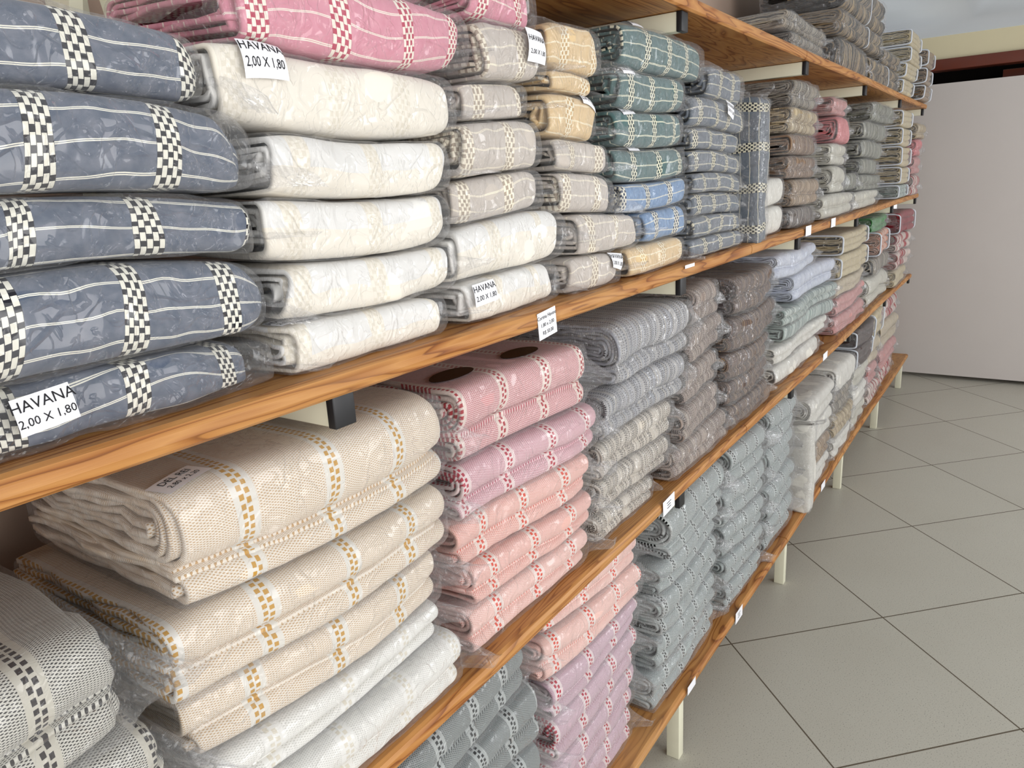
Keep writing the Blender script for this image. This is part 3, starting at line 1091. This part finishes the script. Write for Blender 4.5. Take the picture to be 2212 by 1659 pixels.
    if opt.get('strap'):
        th = np.linspace(0, 2 * np.pi, 40, endpoint=False)
        y, z = sup(th, D / 2 + 0.006, H / 2 - 0.004, 3.2)
        q = np.stack([np.full(40, W * 0.55), D / 2 + y, H / 2 + z], 1)
        q = place(q, W, D, shelf, org, yaw)
        tube_loop('seam', q, 0.0025, PIPE, root)
    return dict(root=root, surf=(BV_, BF_), org=org)


def stack(shelf, name, group, rows, **kw):
    """rows from bottom to top: (kind, colour, x0, x1, z0, z1[, opts])"""
    n = len(rows)
    cols = [r[1] for r in rows]
    res = []
    for i, r in enumerate(rows):
        kind, col, x0, x1, z0, z1 = r[:6]
        o = dict(kw)
        o.update(r[6] if len(r) > 6 else {})
        if n == 1:
            w_ = name
        elif i == 0:
            w_ = 'bottom of ' + name
        elif i == n - 1:
            w_ = 'top of ' + name
        else:
            w_ = ['', 'second', 'third', 'fourth', 'fifth', 'sixth', 'seventh', 'eighth'][i] + ' up in ' + name
        res.append(package(shelf, kind, col, x0, x1, z0, z1, where=w_, group=group, **o))
    return res


# ------------------------------------------------------------------ second shelf from the top
zA = 1.4035
navy = stack('A', 'the leftmost stack', 'navy throws at the left end', [
    ('roll', 'navy', 0.02, 0.530, zA, 1.463), ('roll', 'navy', 0.03, 0.528, 1.463, 1.550), ('roll', 'navy', 0.01, 0.527, 1.550, 1.611),
    ('roll', 'navy', 0.03, 0.530, 1.611, 1.696, dict(yo=-0.042)), ('roll', 'navy', 0.0, 0.498, 1.696, 1.768, dict(D=0.27))], D=0.24)
white = stack('A', 'the white stack beside navy', 'off-white throws beside the navy stack', [
    ('roll', 'white', 0.54, 0.838, zA, 1.470), ('roll', 'white', 0.54, 0.862, 1.470, 1.540, dict(opt=dict(taper=(0.1, 0.2)))),
    ('roll', 'white', 0.538, 0.868, 1.540, 1.612), ('roll', 'white', 0.538, 0.872, 1.612, 1.684), ('roll', 'white', 0.510, 0.905, 1.684, 1.768, dict(D=0.27))], D=0.22)
pink = stack('A', 'lying on the white stack', 'pink throws on top of the piles', [
    ('roll', 'pink', 0.545, 0.945, 1.768, 1.852, dict(D=0.27, fin=(0.02, 0.035)))])
pink2 = stack('A', 'lying on the greige stack', 'pink throws on top of the piles', [
    ('roll', 'pink', 0.955, 1.150, 1.846, 1.925, dict(D=0.27, yo=-0.03))])
taupe = stack('A', 'the greige and white stack', 'greige and white throws beside the white stack', [
    ('roll', 'white', 0.870, 1.165, zA, 1.472), ('roll', 'white', 0.872, 1.185, 1.472, 1.557, dict(opt=dict(taper=(0.05, 0.25)))),
    ('roll', 'taupe', 0.880, 1.135, 1.557, 1.623), ('roll', 'taupe', 0.880, 1.125, 1.623, 1.702),
    ('roll', 'taupe', 0.91, 1.095, 1.702, 1.757), ('roll', 'taupe', 0.930, 1.145, 1.757, 1.846, dict(yo=-0.04))], D=0.22)
yel = stack('A', 'the greige and yellow stack', 'greige and yellow throws', [
    ('roll', 'taupe', 1.190, 1.405, zA, 1.470), ('roll', 'taupe', 1.205, 1.490, 1.470, 1.545, dict(yo=-0.045)),
    ('roll', 'taupe', 1.160, 1.385, 1.545, 1.618), ('roll', 'taupe', 1.150, 1.360, 1.618, 1.674),
    ('roll', 'yellow', 1.145, 1.328, 1.674, 1.750), ('roll', 'yellow', 1.150, 1.297, 1.750, 1.788), ('roll', 'yellow', 1.160, 1.360, 1.788, 1.873)], D=0.22)
stack('A', 'alone under the blue throws', 'greige and yellow throws', [('roll', 'yellow', 1.425, 1.745, zA, 1.472, dict(D=0.22))])
teal = stack('A', 'the teal and blue stack', 'teal and blue throws', [
    ('roll', 'blue', 1.520, 1.765, 1.472, 1.545), ('roll', 'blue', 1.420, 1.780, 1.545, 1.606), ('roll', 'teal', 1.405, 1.765, 1.606, 1.675),
    ('roll', 'teal', 1.405, 1.745, 1.675, 1.748), ('roll', 'teal', 1.408, 1.760, 1.748, 1.822), ('roll', 'teal', 1.440, 1.900, 1.822, 1.910)],
    D=0.24, opt=dict(taper=(0.12, 0.25)))
sl = [zA, 1.451, 1.502, 1.558, 1.607, 1.662, 1.715, 1.788, 1.872]
slate = stack('A', 'the slate grey stack', 'slate grey throws in the stack beside teal', [
    ('roll', 'slate', (1.79 + 0.01 * (i % 3)) if i < 7 else 1.925, (2.20 if i < 7 else 2.24) - 0.012 * (i % 2), sl[i], sl[i + 1], dict(D=0.24, opt=dict(taper=(0.1, 0.25)), fin=(0.005, 0.008))) for i in range(8)])


def tall_package(shelf, col, x0, x1, yo, D, z0, z1, label, group, bagext):
    """a throw stood on end in a long bag"""
    seed = 900 + int(x0 * 100)
    rnd = np.random.RandomState(seed)
    L, T = z1 - z0, x1 - x0
    BUILT.append((shelf, x1 + 0.004, z0, z1, label, x0))
    root = empty('standing_bagged_throw', (x0, yo, z0))
    tag(root, label, 'throw', group)
    paths = prof_U(D, T * 0.5, T * 0.26, 4, 0.008, rnd, 10) + prof_U(D, T * 0.46, T * 0.76, 4, 0.008, rnd, 10)
    o, V, F = cloth('folded_cloth', paths, L, 0.0055, 50, P[col](), root, seed, D, T, 'T', np.zeros(3) + [0, 0, -50], 0.0, (0.06, 0.1), 0.0035, 0.008)
    b, BV2, BF2 = bag(L, D, T, BAG2, root, seed, 'T', np.zeros(3) + [0, 0, -50], 0.0, (0.05, 0.1), (0.02, bagext), 36, 44, 0.005, 3.2)
    for ob in (o, b):
        me = ob.data
        n = len(me.vertices)
        a = np.zeros(n * 3, np.float32)
        me.vertices.foreach_get('co', a)
        a = a.reshape(-1, 3)
        q = np.stack([a[:, 2], a[:, 1], a[:, 0]], 1)
        if ob is b:
            q[:, 2] = np.maximum(q[:, 2], 0.001)
        me.vertices.foreach_set('co', q.ravel())
        me.flip_normals()
        me.update()
    return root


tall_package('A', 'slate', 2.25, 2.335, -0.065, 0.20, zA + 0.001, 1.812, 'slate grey checked throw stood on end in a tall clear bag after the slate stack', 'throws stood on end', 0.03)
stack('A', 'the short pair behind the standing bag', 'off-white throws behind the standing bag', [
    ('roll', 'offwhite', 2.37, 2.66, zA, 1.498), ('roll', 'offwhite', 2.37, 2.65, 1.498, 1.588)], D=0.26, fin=(0.02, 0.03))
stack('A', 'the brown stack with spiral ends', 'brown and cream blankets on the second shelf', [
    ('spiral', 'speck', 2.72, 3.08, zA, 1.476), ('soft', 'tan', 2.76, 3.14, 1.476, 1.573), ('soft', 'walnut', 2.70, 3.08, 1.573, 1.652),
    ('spiral', 'walnut', 2.70, 3.04, 1.652, 1.724), ('soft', 'cream', 2.70, 3.11, 1.724, 1.814), ('soft', 'ash', 2.78, 3.10, 1.814, 1.908)], D=0.28)
stack('A', 'the stack beside the pink roll', 'pale and pink blankets on the second shelf', [
    ('soft', 'pale', 3.18, 3.76, zA, 1.50, dict(yo=-0.05)), ('soft', 'pale', 3.34, 3.62, 1.50, 1.612), ('soft', 'pale', 3.34, 3.64, 1.612, 1.70),
    ('spiral', 'hotpink', 3.42, 3.66, 1.70, 1.812), ('soft', 'dustpink', 3.34, 3.62, 1.812, 1.885)], D=0.26)
stack('A', 'the low pair beside the sage stack', 'pale and pink blankets on the second shelf', [
    ('soft', 'pale', 3.84, 4.50, zA, 1.487), ('spiral', 'sage', 3.70, 3.93, 1.503, 1.58)], D=0.26)
stack('A', 'the sage grey stack', 'sage grey blankets on the second shelf', [
    ('soft', 'sage', 3.97, 4.55, 1.487, 1.562), ('spiral', 'sage', 3.98, 4.52, 1.562, 1.638), ('spiral', 'sage', 4.00, 4.56, 1.638, 1.725),
    ('spiral', 'sage', 4.00, 4.66, 1.725, 1.815), ('soft', 'sage', 4.18, 4.84, 1.815, 1.911)], D=0.26)
bz = [zA, 1.488, 1.590, 1.705, 1.812, 1.911]
stack('A', 'the second shelf quilt stack', 'white-edged quilts on the second shelf', [
    ('box', 'greengrey' if i == 0 else 'quilt', 5.02 + 0.01 * (i % 2), 5.40, bz[i], bz[i + 1]) for i in range(5)], D=0.28, yo=-0.06)
stack('A', 'the farthest second shelf stack', 'farthest blankets on the second shelf', [
    ('soft', 'red', 5.47, 5.76, zA, 1.53), ('soft', 'dustpink', 5.47, 5.76, 1.53, 1.64), ('soft', 'hotpink', 5.46, 5.80, 1.64, 1.745), ('soft', 'cream', 5.46, 5.80, 1.745, 1.85)], D=0.28, yo=-0.09)

# ------------------------------------------------------------------ top shelf
zT = 1.9855
stack('T', 'the nearest top shelf pair', 'ash grey striped blankets on the top shelf', [
    ('soft', 'ash', 2.66, 3.12, zT, 2.036), ('soft', 'ash', 2.60, 3.14, 2.036, 2.088)], D=0.26)
stack('T', 'the large top shelf pile', 'dark bark striped blankets on the top shelf', [
    ('spiral', 'bark', 3.40, 4.02, zT, 2.112), ('bundle', 'bark', 3.38, 4.30, 2.112, 2.205, dict(opt=dict(strap=True))),
    ('bundle', 'bark', 3.40, 4.36, 2.205, 2.37, dict(opt=dict(strap=True)))], D=0.34)
stack('T', 'the low top shelf pair', 'dark bark striped blankets on the top shelf', [
    ('bundle', 'bark', 4.08, 4.88, zT, 2.100, dict(opt=dict(strap=True))), ('soft', 'bark', 4.42, 4.86, 2.100, 2.175)], D=0.28)
stack('T', 'the near top shelf quilt pile', 'white-edged quilts on the top shelf', [
    ('box', 'quilt', 4.95, 5.36, zT, 2.075), ('box', 'quilt', 4.96, 5.36, 2.075, 2.165), ('box', 'quilt', 5.10, 5.50, 2.165, 2.257), ('box', 'quilt', 5.10, 5.50, 2.257, 2.35)], D=0.28, yo=-0.05)
stack('T', 'the far top shelf quilt pile', 'white-edged quilts on the top shelf', [
    ('box', 'tan', 5.56, 5.92, zT, 2.087), ('box', 'tan', 5.54, 5.92, 2.087, 2.19), ('box', 'tan', 5.54, 5.93, 2.19, 2.293)], D=0.28, yo=-0.08)

# ------------------------------------------------------------------ third shelf
zB = 0.8505
stack('B', 'the lower left corner pile', 'black and white bedspreads in the lower left corner', [
    ('fold', 'blackknit', -0.16, 0.300, zB, 0.92), ('fold', 'blackknit', -0.14, 0.300, 0.92, 1.0), ('fold', 'blackknit', -0.16, 0.320, 1.0, 1.11),
    ('fold', 'blackknit', -0.14, 0.298, 1.11, 1.238)], D=0.30, yo=-0.04)
must = stack('B', 'the mustard and white stack', 'cream and white bedspreads on the third shelf', [
    ('fold', 'whiteknit', 0.40, 0.785, zB, 0.945, dict(yo=-0.05)), ('fold', 'whiteknit', 0.355, 0.765, 0.945, 1.011), ('fold', 'mustard', 0.355, 0.772, 1.011, 1.103),
    ('fold', 'mustard', 0.335, 0.788, 1.103, 1.200, dict(yo=-0.04)), ('fold', 'mustard', 0.370, 0.808, 1.200, 1.322, dict(opt=dict(split=0.72)))], D=0.34)
rose = stack('B', 'the pink bedspread stack', 'pink bedspreads on the third shelf', [
    ('fold', 'peach', 0.835, 1.220, zB, 0.936), ('fold', 'coral', 0.845, 1.250, 0.936, 1.015), ('fold', 'coral', 0.83, 1.231, 1.015, 1.106),
    ('fold', 'plum', 0.835, 1.258, 1.106, 1.199), ('fold', 'rose', 0.848, 1.235, 1.199, 1.310)], D=0.30)
stack('B', 'the stack after the pink bedspreads', 'finely striped blankets beside the pink bedspreads', [
    ('soft', 'cstr', 1.285, 1.57, zB, 0.917), ('soft', 'cstr', 1.29, 1.655, 0.917, 1.0), ('soft', 'cstr', 1.295, 1.67, 1.0, 1.087),
    ('soft', 'gstr', 1.30, 1.745, 1.087, 1.192), ('soft', 'gstr', 1.37, 1.778, 1.192, 1.315, dict(opt=dict(split=0.74)))], D=0.28)
stack('B', 'the third shelf brown stack', 'light brown striped blankets on the third shelf', [
    ('soft', 'brown', 1.67, 2.09, zB, 0.94, dict(yo=-0.045)), ('soft', 'brown', 1.72, 2.04, 0.94, 1.035), ('soft', 'brown', 1.72, 2.04, 1.035, 1.13),
    ('soft', 'brown', 1.775, 2.10, 1.13, 1.228), ('soft', 'brown', 1.81, 2.04, 1.228, 1.33)], D=0.28)
stack('B', 'the dark brown pile', 'dark brown striped blankets on the third shelf', [
    ('soft', 'dbrown', 2.125, 2.52, zB, 0.925), ('soft', 'dbrown', 2.12, 2.53, 0.925, 1.0), ('soft', 'dbrown', 2.12, 2.54, 1.0, 1.085),
    ('soft', 'dbrown', 2.14, 2.62, 1.085, 1.19), ('soft', 'dbrown', 2.16, 2.58, 1.19, 1.312)], D=0.28)
stack('B', 'the bluish white stack', 'white and green-grey blankets on the third shelf', [
    ('spiral', 'offwhite', 2.66, 3.30, zB, 0.923), ('soft', 'offwhite', 2.66, 3.42, 0.923, 0.987), ('spiral', 'greengrey', 2.76, 3.48, 0.987, 1.05),
    ('soft', 'greengrey', 2.72, 3.50, 1.05, 1.118), ('soft', 'bluewhite', 2.86, 3.50, 1.118, 1.226), ('soft', 'bluewhite', 2.66, 3.20, 1.226, 1.325)], D=0.26)
stack('B', 'the third shelf quilt stack', 'quilts and blankets on the third shelf', [
    ('soft', 'dustpink', 3.62, 4.30, zB, 0.93), ('soft', 'dustpink', 3.64, 4.36, 0.93, 1.01), ('soft', 'beige', 3.62, 4.30, 1.01, 1.09),
    ('box', 'quilt', 3.66, 4.33, 1.09, 1.198), ('box', 'quilt', 3.68, 4.36, 1.198, 1.31)], D=0.28)
stack('B', 'the stack with the green blanket', 'coloured blankets on the third shelf', [
    ('soft', 'pale', 4.44, 5.05, zB, 1.0), ('spiral', 'ash', 4.50, 5.05, 1.0, 1.10), ('box', 'orange', 4.55, 4.98, 1.10, 1.245), ('soft', 'green', 4.46, 4.96, 1.245, 1.335)], D=0.28)
stack('B', 'the farthest third shelf stack', 'red blankets at the far end of the third shelf', [
    ('soft', 'quilt', 5.16, 5.66, zB, 0.96), ('soft', 'red', 5.16, 5.66, 0.96, 1.07), ('soft', 'red', 5.15, 5.68, 1.07, 1.18), ('box', 'deepred', 5.12, 5.70, 1.18, 1.318)], D=0.28, yo=-0.07)

# ------------------------------------------------------------------ lowest shelf
zC = 0.2205
stack('C', 'the lowest shelf dark stack', 'dark grey bedspreads on the lowest shelf', [
    ('fold', 'darkknit', 0.62, 1.00, zC, 0.32), ('fold', 'darkknit', 0.62, 1.02, 0.32, 0.44), ('fold', 'darkknit', 0.64, 1.03, 0.44, 0.56),
    ('fold', 'darkknit', 0.63, 1.04, 0.56, 0.67), ('fold', 'darkknit', 0.64, 1.02, 0.67, 0.777)], D=0.30)
stack('C', 'the lilac stack', 'lilac and pink bedspreads on the lowest shelf', [
    ('fold', 'lilac', 1.09, 1.475, zC, 0.315), ('fold', 'lilac', 1.085, 1.49, 0.315, 0.432), ('fold', 'lilac', 1.095, 1.47, 0.432, 0.545),
    ('fold', 'lilac', 1.095, 1.475, 0.545, 0.627), ('fold', 'peach', 1.085, 1.495, 0.627, 0.72), ('fold', 'peach', 1.10, 1.48, 0.72, 0.797)], D=0.30, yo=-0.02)
kn = stack('C', 'the nearest grey stack', 'pale grey knitted bedspreads nearest the camera', [
    ('fold', 'knit', 1.57, 2.03, zC, 0.325), ('fold', 'knit', 1.60, 2.04, 0.325, 0.425), ('fold', 'knit', 1.60, 2.07, 0.425, 0.545),
    ('fold', 'knit', 1.60, 2.08, 0.545, 0.64), ('fold', 'knit', 1.64, 2.09, 0.64, 0.777, dict(opt=dict(split=0.75, bag=BAG2)))], D=0.30, opt=dict(bag=BAG2))
stack('C', 'the middle grey stack', 'pale grey knitted bedspreads in the middle stack', [
    ('fold', 'knit', 2.13, 2.49, zC, 0.31), ('fold', 'knit', 2.13, 2.50, 0.31, 0.405), ('fold', 'knit', 2.13, 2.51, 0.405, 0.515),
    ('fold', 'knit', 2.13, 2.52, 0.515, 0.64), ('fold', 'knit', 2.155, 2.50, 0.64, 0.777)], D=0.30, opt=dict(bag=BAG2))
stack('C', 'the farthest grey stack', 'pale grey knitted bedspreads in the far stack', [
    ('fold', 'knit', 2.56, 2.94, zC, 0.357), ('fold', 'knit', 2.56, 2.95, 0.357, 0.497), ('fold', 'knit', 2.56, 2.94, 0.497, 0.64),
    ('fold', 'knit', 2.57, 2.94, 0.64, 0.777)], D=0.30, opt=dict(bag=BAG2))
tall_package('C', 'offwhite', 3.0, 3.10, -0.085, 0.14, zC + 0.001, 0.60, 'white throw stood on end in a crinkled bag after the grey bedspreads', 'throws stood on end', 0.05)
stack('C', 'the stack behind the standing bag', 'white blankets on the lowest shelf', [
    ('soft', 'offwhite', 3.15, 3.58, zC, 0.315), ('soft', 'tan', 3.16, 3.58, 0.315, 0.41), ('soft', 'offwhite', 3.16, 3.60, 0.41, 0.53), ('soft', 'offwhite', 3.14, 3.60, 0.53, 0.67)], D=0.28, yo=-0.05)
stack('C', 'the stack topped by a white roll', 'white blankets on the lowest shelf', [
    ('soft', 'offwhite', 3.66, 4.06, zC, 0.33), ('soft', 'cream', 3.66, 4.06, 0.33, 0.445), ('soft', 'ash', 3.66, 4.06, 0.445, 0.56), ('spiral', 'offwhite', 3.66, 4.10, 0.56, 0.685)], D=0.28, yo=-0.05)
stack('C', 'the stack topped by cocoa quilts', 'blankets under the cocoa quilts', [
    ('soft', 'pale', 4.14, 4.52, zC, 0.34), ('soft', 'offwhite', 4.14, 4.52, 0.34, 0.45), ('soft', 'pale', 4.14, 4.52, 0.45, 0.56),
    ('box', 'cocoa', 4.14, 4.58, 0.56, 0.68), ('box', 'cocoa', 4.12, 4.60, 0.68, 0.777)], D=0.28, yo=-0.04)
stack('C', 'the lowest shelf quilt stack', 'quilts on the lowest shelf', [
    ('soft', 'red', 4.66, 5.02, zC, 0.33), ('soft', 'dustpink', 4.66, 5.02, 0.33, 0.45), ('soft', 'beige', 4.66, 5.03, 0.45, 0.61), ('box', 'quilt', 4.66, 5.05, 0.61, 0.777)], D=0.28)
stack('C', 'the farthest lowest shelf stack', 'blankets at the far end of the lowest shelf', [
    ('soft', 'red', 5.13, 5.62, zC, 0.34), ('soft', 'dustpink', 5.13, 5.64, 0.34, 0.47), ('soft', 'beige', 5.12, 5.64, 0.47, 0.64), ('soft', 'red', 5.12, 5.66, 0.64, 0.777)], D=0.28, yo=-0.03)


# ------------------------------------------------------------------ labels on the packages
def stick(it, world, w, h, rot, lines, direction=(0, 1, 0), **k):
    return sticker(it['root'], it['surf'], tuple(np.array(world) - it['org']), w, h, rot, lines, direction, **k)


stick(navy[0], (0.276, -0.05, 1.447), 0.050, 0.032, 0.10, HAV, (0, 1, -0.35))
stick(white[4], (0.560, -0.036, 1.759), 0.055, 0.032, -0.02, HAV, (0, 0.7, -1))
stick(white[0], (0.570, -0.008, 1.470), 0.055, 0.032, 0.02, HAV, (0, 0.45, -1))
stick(taupe[0], (0.915, -0.05, 1.455), 0.055, 0.032, 0.05, HAV, (0, 1, -0.5))
stick(taupe[5], (1.088, -0.05, 1.818), 0.055, 0.050, -0.03, [('HAVANA', 0.0125, 0.010), ('2,00 X 1,80', 0.0098, -0.010)])
stick(yel[0], (1.355, -0.05, 1.452), 0.055, 0.032, -0.15, HAV, (0, 1, -0.3))
stick(yel[4], (1.285, -0.020, 1.747), 0.05, 0.03, -0.1, HAV, (0, 0.5, -1))
stick(teal[5], (1.50, -0.015, 1.905), 0.05, 0.03, 0, HAV, (0, 0.35, -1))
stick(teal[4], (1.45, -0.020, 1.815), 0.05, 0.03, 0, HAV, (0, 0.5, -1))
stick(teal[3], (1.45, -0.020, 1.742), 0.05, 0.03, 0, HAV, (0, 0.5, -1))
stick(teal[2], (1.47, -0.020, 1.670), 0.05, 0.03, 0, HAV, (0, 0.5, -1))
stick(slate[6], (2.05, -0.05, 1.775), 0.055, 0.035, -0.2, HAV, (0, 1, -0.5))
stick(must[4], (0.405, 0.005, 1.32), 0.060, 0.032, 0.25, DEL, (0, 0.45, -1), lift=0.004)
stick(kn[4], (1.80, 0.0, 0.785), 0.055, 0.034, 0.1, BARS, (0, 0.6, -1))
# dark oval hang tabs on the bags
stick(rose[4], (1.10, 0.03, 1.30), 0.10, 0.05, 0.0, None, (0, 0.15, -1), name='hang_tab', mat=TAB, shape='oval')
stick(rose[4], (0.92, 0.045, 1.30), 0.10, 0.05, 0.0, None, (0, 0.15, -1), name='hang_tab', mat=TAB, shape='oval')
stick(white[4], (0.530, 0.05, 1.762), 0.03, 0.05, 0.2, None, (0, 0.5, -1), name='hang_tab', mat=TAB, shape='oval')
stick(kn[4], (2.03, 0.02, 0.785), 0.09, 0.05, 0.0, None, (0, 0.3, -1), name='hang_tab', mat=TAB, shape='oval')

# ------------------------------------------------------------------ price tags hanging on the board edges
for key, c, w_, h_, rot, lines in ((('A', 0), (1.052, -0.0645, 1.379), 0.058, 0.046, 0.10, COR), (('B', 0), (1.575, -0.0645, 0.838), 0.07, 0.038, 0.06, BARS),
                                   (('C', 0), (2.16, -0.0645, 0.212), 0.07, 0.04, 0.0, BARS), (('C', 0), (1.74, -0.0645, 0.215), 0.06, 0.026, 0.0, None),
                                   (('C', 1), (3.36, -0.0645, 0.212), 0.08, 0.035, 0.0, None), (('A', 1), (2.85, -0.0645, 1.392), 0.08, 0.035, 0.0, None),
                                   (('A', 1), (3.26, -0.0645, 1.392), 0.08, 0.035, 0.0, None), (('B', 1), (3.25, -0.0645, 0.842), 0.08, 0.03, 0.0, None),
                                   (('A', 0), (1.70, -0.0645, 1.400), 0.06, 0.008, 0.0, None)):
    sticker(board_root[key], None, c, w_, h_, rot, lines, (0, 1, 0), name='price_tag', lift=0.0)
